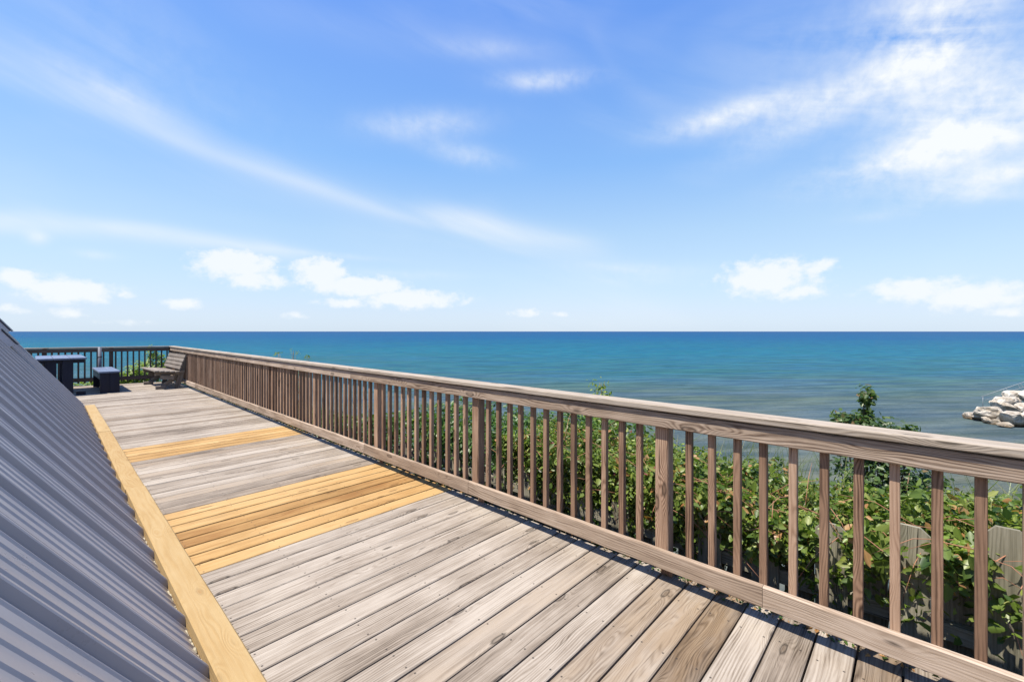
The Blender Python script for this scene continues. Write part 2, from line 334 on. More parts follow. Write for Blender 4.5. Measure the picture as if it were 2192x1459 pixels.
def leaf_mat(name, stops, trans=0.35):
    m = bpy.data.materials.new(name); m.use_nodes = True; g = NG(m.node_tree)
    b = g.N['Principled BSDF']; out = g.N['Material Output']
    at = g.N.new('ShaderNodeAttribute'); at.attribute_name = 'rnd'
    stops = [(p, tuple(c * .66 for c in q)) for p, q in stops]
    col = g.ramp(at.outputs['Fac'], stops)
    uv = g.N.new('ShaderNodeUVMap').outputs[0]; u, v, _ = g.sep(uv)
    vein = g.mr(g.m('ABSOLUTE', v), 0.0, 0.08, 1.0, 0.0)
    col = g.mix(g.m('MULTIPLY', vein, 0.35), col, g.mix(1.0, col, (1.5, 1.5, 1.3, 1), 'MULTIPLY'))
    g.L.new(col, b.inputs['Base Color']); b.inputs['Roughness'].default_value = 0.42; b.inputs['Specular IOR Level'].default_value = 0.4
    t = g.N.new('ShaderNodeBsdfTranslucent'); g.L.new(g.mix(1.0, col, (1.5, 1.7, 0.7, 1), 'MULTIPLY'), t.inputs[0])
    mx = g.N.new('ShaderNodeMixShader'); mx.inputs[0].default_value = trans
    g.L.new(b.outputs[0], mx.inputs[1]); g.L.new(t.outputs[0], mx.inputs[2]); g.L.new(mx.outputs[0], out.inputs[0])
    return m
M['vine'] = leaf_mat('vine_leaves', [(0.0, (0.03, 0.075, 0.018)), (0.30, (0.085, 0.15, 0.028)), (0.6, (0.185, 0.26, 0.05)), (0.90, (0.36, 0.40, 0.12)), (0.92, (0.42, 0.20, 0.07)), (0.97, (0.55, 0.33, 0.15)), (0.985, (0.30, 0.05, 0.06)), (1.0, (0.30, 0.06, 0.07))])
M['shrub'] = leaf_mat('shrub_leaves', [(0.0, (0.03, 0.075, 0.02)), (0.5, (0.07, 0.16, 0.035)), (0.85, (0.14, 0.25, 0.06)), (1.0, (0.26, 0.33, 0.10))])
M['dark_leaf'] = leaf_mat('sapling_leaves', [(0.0, (0.022, 0.06, 0.02)), (0.6, (0.05, 0.12, 0.035)), (0.93, (0.10, 0.18, 0.055)), (1.0, (0.22, 0.15, 0.07))])
M['sapling_leaf'] = leaf_mat('olive_sapling_leaves', [(0.0, (0.035, 0.075, 0.02)), (0.6, (0.085, 0.15, 0.04)), (0.93, (0.16, 0.22, 0.07)), (1.0, (0.25, 0.17, 0.08))])
M['yellow_leaf'] = leaf_mat('yellow_green_leaves', [(0.0, (0.10, 0.18, 0.03)), (0.5, (0.22, 0.32, 0.05)), (1.0, (0.42, 0.48, 0.11))])
M['grass'] = leaf_mat('grass_blades', [(0.0, (0.10, 0.16, 0.04)), (0.6, (0.22, 0.27, 0.08)), (1.0, (0.45, 0.38, 0.20))])
M['twig'] = simple('brown_twigs', (0.16, 0.10, 0.06), 0.9)
M['dry_twig'] = simple('dry_reddish_stems', (0.30, 0.14, 0.08), 0.8)

# rock
m, g, b = new_mat('pale_limestone')
tcn = g.N.new('ShaderNodeTexCoord'); geo = g.N.new('ShaderNodeNewGeometry')
n = g.noise(tcn.outputs['Object'], 1.6, 8, 0.65); n2 = g.noise(geo.outputs['Position'], 2.2, 5, 0.6)
col = g.ramp(n, [(0.30, (0.11, 0.08, 0.055)), (0.42, (0.31, 0.265, 0.205)), (0.56, (0.50, 0.455, 0.39)), (0.8, (0.58, 0.54, 0.48))])
_, _, zz = g.sep(geo.outputs['Position'])
wet = g.mr(g.m('ADD', zz, g.m('MULTIPLY', n2, -0.3)), -4.0, -3.72, 1.0, 0.0)
col = g.mix(wet, col, (0.10, 0.062, 0.024, 1))
g.L.new(col, b.inputs['Base Color']); b.inputs['Roughness'].default_value = 0.9
g.L.new(g.bump(g.m('ADD', n, g.m('MULTIPLY', g.vor(tcn.outputs['Object'], 2.6), -.5)), 1.0, 0.35), b.inputs['Normal'])
M['rock'] = m

# ------------------------------------------------------------------ object helpers
def tag(o, label=None, cat=None, group=None, kind=None):
    if label: o['label'] = label
    if cat: o['category'] = cat
    if group: o['group'] = group
    if kind: o['kind'] = kind
    return o
def empty(name, loc=(0, 0, 0), rz=0):
    o = bpy.data.objects.new(name, None); C.objects.link(o); o.location = loc; o.rotation_euler = (0, 0, rz)
    o.empty_display_size = .1
    return o

class MB:
    """collects boards, tubes and leaves; UVs in metres along/across; one 'rnd' value per piece"""
    def __init__(s): s.v = []; s.f = []; s.uv = []; s.r = []; s.smooth = []
    def add(s, vs, fs, uvs, rnd=None, smooth=False):
        o = len(s.v); s.v += [tuple(p) for p in vs]
        rnd = random.random() if rnd is None else rnd
        for f, uv in zip(fs, uvs):
            s.f.append(tuple(i + o for i in f)); s.uv += uv; s.r += [rnd] * len(f); s.smooth.append(smooth)
    def board(s, p0, p1, w, t, up=(0, 0, 1), ch=0.004, rnd=None, u0=None, segs=1, warp=0.0):
        """straight board from p0 to p1 (centre line), w wide across, t thick along 'up'; chamfered long edges"""
        p0 = Vector(p0); p1 = Vector(p1); d = (p1 - p0); L = d.length; d.normalize()
        up = Vector(up); side = d.cross(up).normalized(); up = side.cross(d).normalized()
        ch = min(ch, w * .3, t * .3)
        prof = [(-w/2+ch, t/2), (w/2-ch, t/2), (w/2, t/2-ch), (w/2, -t/2+ch), (w/2-ch, -t/2), (-w/2+ch, -t/2), (-w/2, -t/2+ch), (-w/2, t/2-ch)]
        rnd = random.random() if rnd is None else rnd
        vs = []; u0 = random.uniform(0, 3) if u0 is None else u0
        offs = [(random.uniform(-warp, warp), random.uniform(-warp, warp)) for _ in range(segs + 1)]
        for k in range(segs + 1):
            q = p0 + d * (L * k / segs); a, bb = offs[k]
            for x, y in prof: vs.append(q + side * (x + a) + up * (y + bb))
        fs = []; uvs = []
        n = 8; acc = [0]
        for i in range(n):
            j = (i + 1) % n; acc.append(acc[-1] + math.dist(prof[i], prof[j]))
        def vcoord(i, other):
            x, y = prof[i % n]
            return x
        for k in range(segs):
            for i in range(n):
                j = (i + 1) % n
                a, bb = k * n + i, k * n + j; c_, dd = (k + 1) * n + j, (k + 1) * n + i
                fs.append((a, dd, c_, bb))
                xi, xj = prof[i], prof[j]
                if abs(xi[0] - xj[0]) >= abs(xi[1] - xj[1]): vi, vj = xi[0], xj[0]
                else: vi, vj = xi[1] + w, xj[1] + w
                ua, ub = u0 + L * k / segs, u0 + L * (k + 1) / segs
                uvs.append([(ua, vi), (ub, vi), (ub, vj), (ua, vj)])
        fs.append(tuple(range(n))); uvs.append([(u0 + prof[i][1] * .2, prof[i][0]) for i in range(n)])
        fs.append(tuple(segs * n + i for i in reversed(range(n)))); uvs.append([(u0 + L + prof[i][1] * .2, prof[i][0]) for i in reversed(range(n))])
        s.add(vs, fs, uvs, rnd)
    def box(s, a, b_, rnd=None, ch=0.004):
        a = Vector(a); b_ = Vector(b_); d = b_ - a; c = (a + b_) / 2
        ax = max(range(3), key=lambda i: d[i])
        if ax == 2: s.board((c.x, c.y, a.z), (c.x, c.y, b_.z), d.y, d.x, up=(1, 0, 0), rnd=rnd, ch=ch)
        elif ax == 1: s.board((c.x, a.y, c.z), (c.x, b_.y, c.z), d.x, d.z, rnd=rnd, ch=ch)
        else: s.board((a.x, c.y, c.z), (b_.x, c.y, c.z), d.y, d.z, rnd=rnd, ch=ch)
    def tube(s, pts, rad, n=6, rnd=None):
        pts = [Vector(p) for p in pts]; rad = rad if isinstance(rad, (list, tuple)) else [rad] * len(pts)
        vs = []
        for i, p in enumerate(pts):
            d = (pts[min(i + 1, len(pts) - 1)] - pts[max(i - 1, 0)]).normalized()
            a = d.orthogonal().normalized(); b_ = d.cross(a)
            if i and a.dot(pa) < 0: a = -a; b_ = -b_
            pa = a
            for k in range(n):
                t = 2 * math.pi * k / n; vs.append(p + (a * math.cos(t) + b_ * math.sin(t)) * rad[i])
        fs = []; uvs = []
        for i in range(len(pts) - 1):
            for k in range(n):
                l = (k + 1) % n
                fs.append((i * n + k, i * n + l, (i + 1) * n + l, (i + 1) * n + k)); uvs.append([(i * .1, k * .01), (i * .1, k * .01 + .01), (i * .1 + .1, k * .01 + .01), (i * .1 + .1, k * .01)])
        fs.append(tuple(reversed(range(n)))); uvs.append([(0, 0)] * n)
        fs.append(tuple((len(pts) - 1) * n + k for k in range(n))); uvs.append([(0, 0)] * n)
        s.add(vs, fs, uvs, rnd, smooth=True)
    def build(s, name, mat, parent=None, loc=None):
        me = bpy.data.meshes.new(name); me.from_pydata(s.v, [], s.f)
        uvl = me.uv_layers.new(name='UVMap'); uvl.data.foreach_set('uv', [c for p in s.uv for c in p])
        a = me.attributes.new('rnd', 'FLOAT', 'CORNER'); a.data.foreach_set('value', s.r)
        me.polygons.foreach_set('use_smooth', s.smooth)
        me.materials.append(mat); me.update()
        o = bpy.data.objects.new(name, me); C.objects.link(o)
        if parent: o.parent = parent
        if loc: o.location = loc
        return o

# ------------------------------------------------------------------ terrain and water
WZ = -3.9
def ground_z(x, y):
    # bluff edge follows the deck, then slopes to the lake; turns round the far end of the deck
    dx = x - 3.4; dy = y - 20.5
    if y > 20.5: d = math.hypot(max(dx, 0), dy) if dx > 0 else dy
    else: d = max(dx, 0)
    z = -1.15 - 0.10 * math.sin(x * 1.3 + y * .7)
    if d > 0: z = z - min(d, 16) * 0.42 + 0.05 * math.sin(y * 2.1 + x)
    return max(z, -8.0)
xs = sorted(set([-30000, -3000, -300, -60, -20, -8] + list(np.arange(-4, 24, 0.5)) + [30, 60, 300, 3000, 30000]))
ys = sorted(set([-30000, -3000, -300, -60, -30] + list(np.arange(-12, 40, 0.75)) + [60, 300, 3000, 30000]))
vs = [(x, y, ground_z(x, y) if abs(x) < 100 and abs(y) < 100 else (-8 if (x > 10 or y > 30) else -1.2)) for y in ys for x in xs]
nx = len(xs)
fs = [(j * nx + i, j * nx + i + 1, (j + 1) * nx + i + 1, (j + 1) * nx + i) for j in range(len(ys) - 1) for i in range(nx - 1)]
me = bpy.data.meshes.new('ground'); me.from_pydata(vs, [], fs); me.materials.append(M['soil'])
me.polygons.foreach_set('use_smooth', [True] * len(fs))
o = bpy.data.objects.new('ground', me); C.objects.link(o); tag(o, kind='structure')
me = bpy.data.meshes.new('water'); s_ = 40000
me.from_pydata([(-s_, -s_, WZ), (s_, -s_, WZ), (s_, s_, WZ), (-s_, s_, WZ)], [], [(0, 1, 2, 3)]); me.materials.append(M['water'])
o = bpy.data.objects.new('water', me); C.objects.link(o); tag(o, kind='structure')

# ------------------------------------------------------------------ deck
XR = 2.66                       # inner face of the long railing's boards
KL, KR = 0.518, 0.667           # kerb board
KEND = 12.84; ROOF_END = 13.35
PITCH = 0.17; Y0 = 3.45
CORNER = Vector((2.73, 17.60, 0)); ED = Vector((-0.976, 0.216, 0)).normalized()      # far railing runs from the corner to the left
def y_far(x): return CORNER.y + (x - CORNER.x) * ED.y / ED.x
grey = MB(); fresh = MB()
for k in range(-34, 100):
    y = Y0 + PITCH * k
    yc = y + PITCH / 2
    x0 = 0.60 if yc < KEND - .05 else (0.50 if yc < ROOF_END - .1 else -3.2)
    x1 = float(np.interp(yc, [.7, 1.9], [2.862, 2.79])) + random.uniform(-.005, .005)
    if yc > y_far(2.86) - .02:
        x1 = CORNER.x + (yc + .07 - CORNER.y) * ED.x / ED.y
        if x1 < x0 + .2: continue
    isnew = (0 <= k < 8) or (21 <= k < 26)
    mb = fresh if isnew else grey
    zt = random.uniform(-.0015, .0015)
    gap = random.uniform(.018, .022) if isnew else random.uniform(.008, .012)
    for _ in range(400):          # pick a grain: browner and more figured near the viewer, paler further off, two brown boards in the new patch
        rv = random.random(); hh1, hh2, hh3 = (rv * 17.31) % 1, (rv * 43.77) % 1, (rv * 91.13) % 1
        if isnew:
            if k in (3, 4) and hh3 > .15: continue
            if k not in (3, 4) and hh3 < .5: continue
            break
        if 0.0 < yc < 1.75: ok = hh1 > .80 and hh2 > .5 if random.random() < .75 else True
        elif 1.75 <= yc < 3.4: ok = hh1 < .6 and hh3 > .4
        else: ok = hh1 < .8
        if ok: break
    mb.board((x0, yc, -0.019 + zt), (x1, yc + random.uniform(-.001, .001), -0.019 + zt + random.uniform(-.001, .001)), PITCH - gap, 0.038, ch=0.005,
             u0=x0, segs=5, warp=0.0007, rnd=rv)
deck = grey.build('deck', M['deck']); tag(deck, kind='structure')
fresh.build('replacement_boards', M['new'], deck)['label'] = 'fresh honey coloured boards let into the grey deck'
fr = MB()
fr.box((2.735, -2.5, -.24), (2.773, 17.55, -.041)); fr.box((0.62, -2.5, -.24), (0.658, 13.5, -.041))
for k in range(6): fr.box((1.0 + k * .35, -2.5, -.24), (1.038 + k * .35, 17.5, -.0412))
fr.build('joists', M['dark_wood'], deck)
for k in range(6): fr = 0
pm = MB()
for y in np.arange(-1.5, 18, 2.4):
    pm.box((2.70, y, -2.2), (2.79, y + .09, -.245))
pm.build('support_posts', M['dark_wood'], deck)

# kerb of pale new boards along the roof edge
kerb = empty('wooden_kerb', (0.59, 5, 0)); tag(kerb, 'pale new pine kerb boards laid end to end between metal roof and deck', 'kerb')
def rel(mb, parent): # shift vertices into the parent's frame
    p = Vector(parent.location); rz = -parent.rotation_euler.z
    c, s = math.cos(rz), math.sin(rz)
    mb.v = [((a - p.x) * c - (b_ - p.y) * s, (a - p.x) * s + (b_ - p.y) * c, d - p.z) for a, b_, d in mb.v]
    return mb
ky = [-2.6, 1.93, 5.72, 9.25, KEND]     # joints
for i in range(4):
    mb = MB(); dz = (0.0, .003, 0.0, .002)[i]
    mb.board(((KL + KR) / 2 + (0, .0, -.004, .003)[i], ky[i] + .002, -0.025 + dz), ((KL + KR) / 2, ky[i + 1] - .002, -0.025 + dz), KR - KL, 0.13, ch=.007, segs=8, warp=.0012)
    rel(mb, kerb).build('kerb_board', M['kerb'], kerb)
# ragged sealant between the roof metal and the kerb
mb = MB(); y = -1.0
while y < KEND:
    L = random.uniform(.02, .09); w = random.uniform(.003, .008); 
    if random.random() < .75:
        x = KL - w * .5
        zc = -.045 + (KL - x) * 1.43 + .002
        mb.tube([(x, y, zc), (x - random.uniform(-.003, .006), y + L * .5, zc + random.uniform(0, .012)), (x, y + L, zc)], [w * .5, w, w * .4], 5)
    y += L * random.uniform(.6, 1.3)
rel(mb, kerb).build('sealant', M['foam'], kerb)

# ------------------------------------------------------------------ building with the steep metal roof
TS = 1.436; PH = math.atan(TS)
bld = empty('building', (-1.2, 5, -1.2)); tag(bld, 'building with a steep dark grey standing seam metal roof beside the deck', 'building')
def roofpt(x, y, h=0.0):      # h above the sheet along its normal
    z = -0.045 + TS * (KL - x)
    return Vector((x + h * math.sin(PH), y, z + h * math.cos(PH)))
xa, xb = 0.56, -1.05          # low and high ends of the sheet
SP = 0.52; s0 = 2.465         # seam spacing and one seam's place
seams = [s0 + SP * k for k in range(-9, 22) if s0 + SP * k < ROOF_END - .05]
prof = []
for i, sy in enumerate(seams[:-1]):
    for j in range(5):
        c = sy + SP * (j + .5 + .0) / 5 + 0
        if j < 4 or True:
            for dy, hh in ((-.010, 0), (-.003, .0075), (.003, .0075), (.010, 0)): 
                if 0 < j < 4 or j in (0, 4): prof.append((c + dy, hh))
prof = [(seams[0] - .1, 0)] + prof + [(ROOF_END, 0)]
mb = MB()
vs = []; fs = []; uvs = []
nx_ = 8
for (y, hh) in prof:
    for i in range(nx_ + 1):
        vs.append(roofpt(xa + (xb - xa) * i / nx_, y, hh))
n1 = nx_ + 1
for j in range(len(prof) - 1):
    for i in range(nx_): fs.append((j * n1 + i, (j + 1) * n1 + i, (j + 1) * n1 + i + 1, j * n1 + i + 1)); uvs.append([(0, 0)] * 4)
mb.add(vs, fs, uvs)
ridge = roofpt(xb, 0)
# far slope, thickness edge
yl0, yl1 = prof[0][0], ROOF_END
mb.add([(ridge.x, yl0, ridge.z), (ridge.x, yl1, ridge.z), (ridge.x - 2.2, yl1, ridge.z - 3.1), (ridge.x - 2.2, yl0, ridge.z - 3.1)], [(0, 1, 2, 3)], [[(0, 0)] * 4])
roof = rel(mb, bld).build('roof', M['roof'], bld)
for sy in seams:
    mb = MB(); w, hgt = .024, .034
    vs = []
    pr = [(-w * .62, 0), (-w * .45, hgt - .004), (-w * .25, hgt), (w * .25, hgt), (w * .45, hgt - .004), (w * .62, 0)]
    wob = [random.uniform(-.0012, .0012) for _ in range(5)]
    for i in range(5):
        for dy, hh in pr: vs.append(roofpt(xa + (xb - xa) * i / 4, sy + dy + wob[i], hh))
    fs = [(i * 6 + k, i * 6 + k + 1, (i + 1) * 6 + k + 1, (i + 1) * 6 + k) for i in range(4) for k in range(5)] + [tuple(reversed(range(6))), tuple(range(24, 30))]
    mb.add(vs, fs, [[(0, 0)] * len(f) for f in fs])
    rel(mb, bld).build('roof_seam', M['roof'], bld)
# gable trim, ridge cap
mb = MB()
a, b_ = roofpt(xa, ROOF_END + .02, -.022), roofpt(xb, ROOF_END + .02, -.022)
mb.board(a, b_, 0.06, 0.10, up=(math.sin(PH), 0, math.cos(PH)), ch=.004)
rel(mb, bld).build('rake_trim', M['roof'], bld)
mb = MB(); mb.tube([(ridge.x, yl0, ridge.z + .01), (ridge.x, yl1 + .03, ridge.z + .01)], .05, 10)
rel(mb, bld).build('ridge_cap', M['roof'], bld)
# walls under the roof
mb = MB()
for y in (yl0 + .1, ROOF_END - .10):
    mb.add([(0.40, y, -1.3), (ridge.x, y, -1.3), (ridge.x - 2.0, y, -1.3), (ridge.x - 2.0, y, -.55), (ridge.x, y, ridge.z - .12), (0.40, y, -.02)], [tuple(range(6))], [[(0, 0)] * 6])
mb.box((0.36, yl0 + .1, -1.3), (0.40, ROOF_END - .1, -.10)); mb.box((ridge.x - 2.05, yl0 + .1, -1.3), (ridge.x - 2.0, ROOF_END - .1, -.75))
rel(mb, bld).build('wall', M['wall'], bld)
# two low skylights high on the slope
def skylight(x, y, L, w):
    mb = MB(); nrm = (math.sin(PH), 0, math.cos(PH))
    p = roofpt(x, y, .0)
    sl = Vector((math.cos(PH), 0, -math.sin(PH)))
    mb.board(roofpt(x, y, .05) - sl * L / 2, roofpt(x, y, .05) + sl * L / 2, w, .12, up=nrm, ch=.004)
    o = rel(mb, bld).build('skylight', M['frame_white'], bld)
    m2 = MB(); m2.board(roofpt(x, y, .122) - sl * (L / 2 + .02), roofpt(x, y, .122) + sl * (L / 2 + .02), w + .04, .02, up=nrm, ch=.006)
    m2 = rel(m2, bld).build('lid', M['frame_dark'], o)
skylight(-0.52, 10.6, .26, .50)
skylight(-0.68, 12.7, .30, .45)

# ------------------------------------------------------------------ long railing
rail = empty('deck_railing', (2.72, 7.5, 0)); tag(rail, 'long weathered wooden railing running from foreground to far corner of deck', 'railing')
BI, BO = XR + .036, XR + .074       # balusters
PS, PW, P1 = 1.788, 0.087, 1.250    # post spacing, width, far edge of the first post in view
posts = [P1 + PS * k for k in range(-1, 10) if P1 + PS * k < 17.5]
def srel(mb, name, mat, parent): return rel(mb, parent).build(name, mat, parent)
for y in posts:
    mb = MB(); mb.box((BI + .075, y - PW + .004, -.9), (BI + PW - .002, y - .004, .098)); mb.board((BI + PW / 2, y - PW / 2, .098), (BI + PW / 2, y - PW / 2, 1.092), PW, PW, up=(1, 0, 0), ch=.006, u0=random.uniform(0, 9))
    srel(mb, 'post', M['post'], rail)
bal = MB(); bal.board((0, 0, .045), (0, 0, 1.02), .038, .038, up=(1, 0, 0), ch=.003)
balme = None
spots = []
for i in range(len(posts)):
    a = posts[i] - PS if i == 0 else posts[i - 1]
    b0 = posts[i] - PW
    if i == 0: continue
    gp = (b0 - a - 12 * .038) / 13
    if i == 1:                    # the nearest bay, as measured: wider pitch
        spots += [1.053 - .1368 * k - .019 + random.uniform(-.002, .002) for k in range(12)]; continue
    for k in range(12): spots.append(a + gp * (k + 1) + .038 * k + .019 + random.uniform(-.004, .004))
a = posts[-1]; y = a + .118
while y < 17.5: spots.append(y); y += .1345
spots.sort()
proto = None
for i, y in enumerate(spots[:100]):
    if proto is None: proto = bal.build('baluster', M['post'], rail); o = proto
    else: o = proto.copy(); C.objects.link(o); o.parent = rail
    o.location = ((BI + BO) / 2 - 2.72, y - 7.5, .055 + random.uniform(-.006, .006))
    o.rotation_euler = (random.uniform(-.004, .004), random.uniform(-.002, .002), random.uniform(-.03, .03))
mb = MB()
for y in spots[100:]: mb.board(((BI + BO) / 2, y, .10), ((BI + BO) / 2, y, 1.07), .038, .038, up=(1, 0, 0), ch=.003)
if spots[100:]: o = srel(mb, 'baluster', M['post'], rail); o['kind'] = 'stuff'
# boards with joints
def run(name, mat, ys_, x, z, w, t, up, warp=.001):
    for i in range(len(ys_) - 1):
        mb = MB(); mb.board((x, ys_[i] + .0012, z), (x, ys_[i + 1] - .0012, z), w, t, up=up, ch=.005, segs=10, warp=warp)
        srel(mb, name, mat, rail)
CT, CB = 1.132, 1.094
run('cap_board', M['cap'], [-1.9, 4.6, 9.3, 13.4, 17.64], (2.64 + 2.775) / 2, (CT + CB) / 2, .135, CT - CB, (0, 0, 1), .0008)
run('top_board', M['rail'], [-1.9, 5.35, 10.1, 14.2, 17.58], XR + .018, (0.989 + CB - .010) / 2, .097, .036, (-1, 0, 0), .0008)
run('bottom_board', M['rail'], [-1.9, 0.62, 3.05, 5.0, 7.6, 10.8, 14.1, 17.56], XR + .018, (0.09 + .207) / 2, .117, .036, (-1, 0, 0), .0015)

# ------------------------------------------------------------------ far railing
end = empty('deck_railing', (0.8, y_far(0.8), 0), math.atan2(ED.y, ED.x)); tag(end, 'far end railing crossing the deck behind the tables, dark side towards the viewer', 'railing')
IN = Vector((ED.y, -ED.x, 0)); IN = IN if IN.y < 0 else -IN     # towards the deck
def ept(s, o_, z): return CORNER + ED * s + IN * o_ + Vector((0, 0, z))     # s along to the left, o_ inwards
EL_ = 4.6
for k in range(4):
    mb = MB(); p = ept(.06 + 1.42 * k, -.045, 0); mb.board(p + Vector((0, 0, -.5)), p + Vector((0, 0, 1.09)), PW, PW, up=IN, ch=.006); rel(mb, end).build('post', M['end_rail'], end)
k = 0
s = .14
while s < EL_:
    r_ = (s - .06) % 1.42
    if r_ > .075 and r_ < 1.345:
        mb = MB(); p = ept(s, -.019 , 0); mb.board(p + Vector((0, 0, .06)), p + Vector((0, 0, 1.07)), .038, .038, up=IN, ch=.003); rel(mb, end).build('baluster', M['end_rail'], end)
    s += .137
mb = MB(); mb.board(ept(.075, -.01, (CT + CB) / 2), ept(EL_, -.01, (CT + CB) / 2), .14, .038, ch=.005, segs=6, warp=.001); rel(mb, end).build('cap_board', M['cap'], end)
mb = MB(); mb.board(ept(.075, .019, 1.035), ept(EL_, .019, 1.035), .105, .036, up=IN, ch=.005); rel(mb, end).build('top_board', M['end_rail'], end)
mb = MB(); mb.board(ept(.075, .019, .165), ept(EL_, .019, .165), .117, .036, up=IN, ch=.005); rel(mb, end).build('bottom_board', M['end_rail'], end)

# grey pipe post by the far railing
pole = empty('metal_pole', (1.02, 17.55, 0)); tag(pole, 'grey metal pipe pole standing against the far railing behind the blue bench', 'pole')
mb = MB(); mb.tube([(0, 0, 0), (0, 0, 1.14)], .042, 16); mb.build('pipe', M['pipe'], pole)
mb = MB(); mb.tube([(0, 0, .84), (0, 0, .87)], .050, 16); mb.build('clamp_band', M['frame_dark'], pole)

# ------------------------------------------------------------------ slate blue table and bench, seen end on
tb = empty('outdoor_table', (0.20, 16.35, 0), R(1)); tag(tb, 'slate blue painted plank table on wide board legs near the far railing', 'table')
tl, tw, th = 2.05, .88, .94
for i in range(3):
    mb = MB(); x = -tw / 2 + tw * (i + .5) / 3
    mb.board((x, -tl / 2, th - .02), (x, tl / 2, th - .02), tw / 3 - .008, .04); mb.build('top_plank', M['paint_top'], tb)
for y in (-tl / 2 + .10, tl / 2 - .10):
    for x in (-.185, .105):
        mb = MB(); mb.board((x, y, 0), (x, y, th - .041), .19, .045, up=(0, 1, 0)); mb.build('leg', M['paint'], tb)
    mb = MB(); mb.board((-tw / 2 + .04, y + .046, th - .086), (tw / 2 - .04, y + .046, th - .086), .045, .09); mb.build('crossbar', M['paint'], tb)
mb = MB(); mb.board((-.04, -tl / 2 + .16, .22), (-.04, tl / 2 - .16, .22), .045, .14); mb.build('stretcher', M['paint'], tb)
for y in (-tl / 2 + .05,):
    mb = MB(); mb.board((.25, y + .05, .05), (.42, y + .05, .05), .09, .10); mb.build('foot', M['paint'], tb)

bb = empty('bench', (1.07, 16.35, 0), R(1)); tag(bb, 'slate blue painted backless bench with solid end panels right of the blue table', 'bench')
bl, bw, bh = 2.0, .42, .56
for i in range(2):
    mb = MB(); x = -bw / 2 + bw * (i + .5) / 2
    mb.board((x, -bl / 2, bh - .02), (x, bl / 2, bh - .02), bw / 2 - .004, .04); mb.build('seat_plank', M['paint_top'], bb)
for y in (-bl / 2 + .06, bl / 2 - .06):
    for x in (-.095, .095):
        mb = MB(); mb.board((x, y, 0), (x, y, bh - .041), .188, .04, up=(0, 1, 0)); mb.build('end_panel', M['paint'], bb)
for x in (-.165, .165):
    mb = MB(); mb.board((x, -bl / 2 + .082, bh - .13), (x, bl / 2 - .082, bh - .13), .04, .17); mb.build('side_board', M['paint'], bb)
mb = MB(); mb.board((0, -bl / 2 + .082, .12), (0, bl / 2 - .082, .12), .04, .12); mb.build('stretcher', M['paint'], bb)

# ------------------------------------------------------------------ slatted wooden bench in the corner
sb = empty('park_bench', (2.27, 16.15, 0), R(2.5)); tag(sb, 'weathered wooden slatted bench with leaning back in the far corner of the deck', 'bench')
L2 = .95
for i in range(5):
    mb = MB(); x = -.29 + .115 * i; z = .505 - .012 * i
    mb.board((x, -L2, z), (x, L2, z), .098, .035); mb.build('seat_slat', M['bench'], sb)
for i in range(4):
    t_ = i + .5; x = .215 + .036 * i + .02; z = .57 + .105 * i
    mb = MB(); mb.board((x, -L2, z), (x, L2, z), .092, .032, up=(-.94, 0, .33)); mb.build('back_slat', M['bench'], sb)
for y in (-L2 + .16, L2 - .16):
    mb = MB(); mb.board((.18, y, 0.0), (.40, y, .93), .12, .05, up=(0, 1, 0)); mb.build('back_post', M['bench'], sb)
    mb = MB(); mb.board((-.31, y - .001, .432), (.26, y - .001, .415), .10, .045, up=(0, 1, 0)); mb.build('seat_rail', M['bench'], sb)
    mb = MB(); mb.board((-.22, y + .051, .0), (.30, y + .051, .40), .11, .045, up=(0, 1, 0)); mb.build('diagonal_leg', M['bench'], sb)
    mb = MB(); mb.board((-.20, y - .050, .33), (.10, y - .050, .30), .12, .042, up=(0, 1, 0)); mb.build('brace', M['bench'], sb)
    mb = MB(); mb.board((-.30, y, .045), (-.08, y, .045), .09, .088, up=(0, 0, 1)); mb.build('foot', M['bench'], sb)
    mb = MB(); mb.board((.14, y - .052, .44), (.34, y - .052, .47), .07, .04, up=(0, 1, 0)); mb.build('arm_block', M['bench'], sb)
mb = MB(); mb.board((-.05, -L2 + .2, .35), (-.05, L2 - .2, .35), .045, .09); mb.build('stretcher', M['bench'], sb)

# ------------------------------------------------------------------ picket fence below the deck
FX = 3.25
fence = empty('picket_fence', (FX, 2, -1.2)); tag(fence, 'grey mossy shadowbox picket fence half buried in vines outside the railing', 'fence')
def picket(x, y, top, w=.16):
    mb = MB(); z0 = -1.15; t = .02; e = .04
    k = w / 2
    prof = [(-k, z0), (k, z0), (k, top - e - random.uniform(0, .01)), (k - e, top), (-k + e, top), (-k, top - e)]
    vs = [(x - t / 2, y + a, b_) for a, b_ in prof] + [(x + t / 2, y + a, b_) for a, b_ in prof]
    fs = [tuple(range(6)), tuple(reversed(range(6, 12)))] + [(i, i + 6, (i + 1) % 6 + 6, (i + 1) % 6) for i in range(6)]
    uvs = [[(b_, a) for a, b_ in prof], [(b_, a) for a, b_ in reversed(prof)]] + [[(prof[i][1], .1), (prof[i][1], .12), (prof[(i + 1) % 6][1], .12), (prof[(i + 1) % 6][1], .1)] for i in range(6)]
    mb.add(vs, fs, uvs); rel(mb, fence).build('picket', M['fence'], fence)
def ftop(y): return .435 + .27 * (.38 - y) if y > -.4 else .64
for k in range(-5, 14):
    y = .385 + .355 * k
    tp = max(ftop(y), .2)
    picket(FX, y, tp); picket(FX + .085, y + .178, tp - .22 + random.uniform(-.03, .02))
for z in (-.0, -.75):
    mb = MB(); mb.board((FX + .0425, -1.6, z), (FX + .0425, 5.2, z), .06, .09, ch=.004); rel(mb, fence).build('fence_rail', M['fence'], fence)

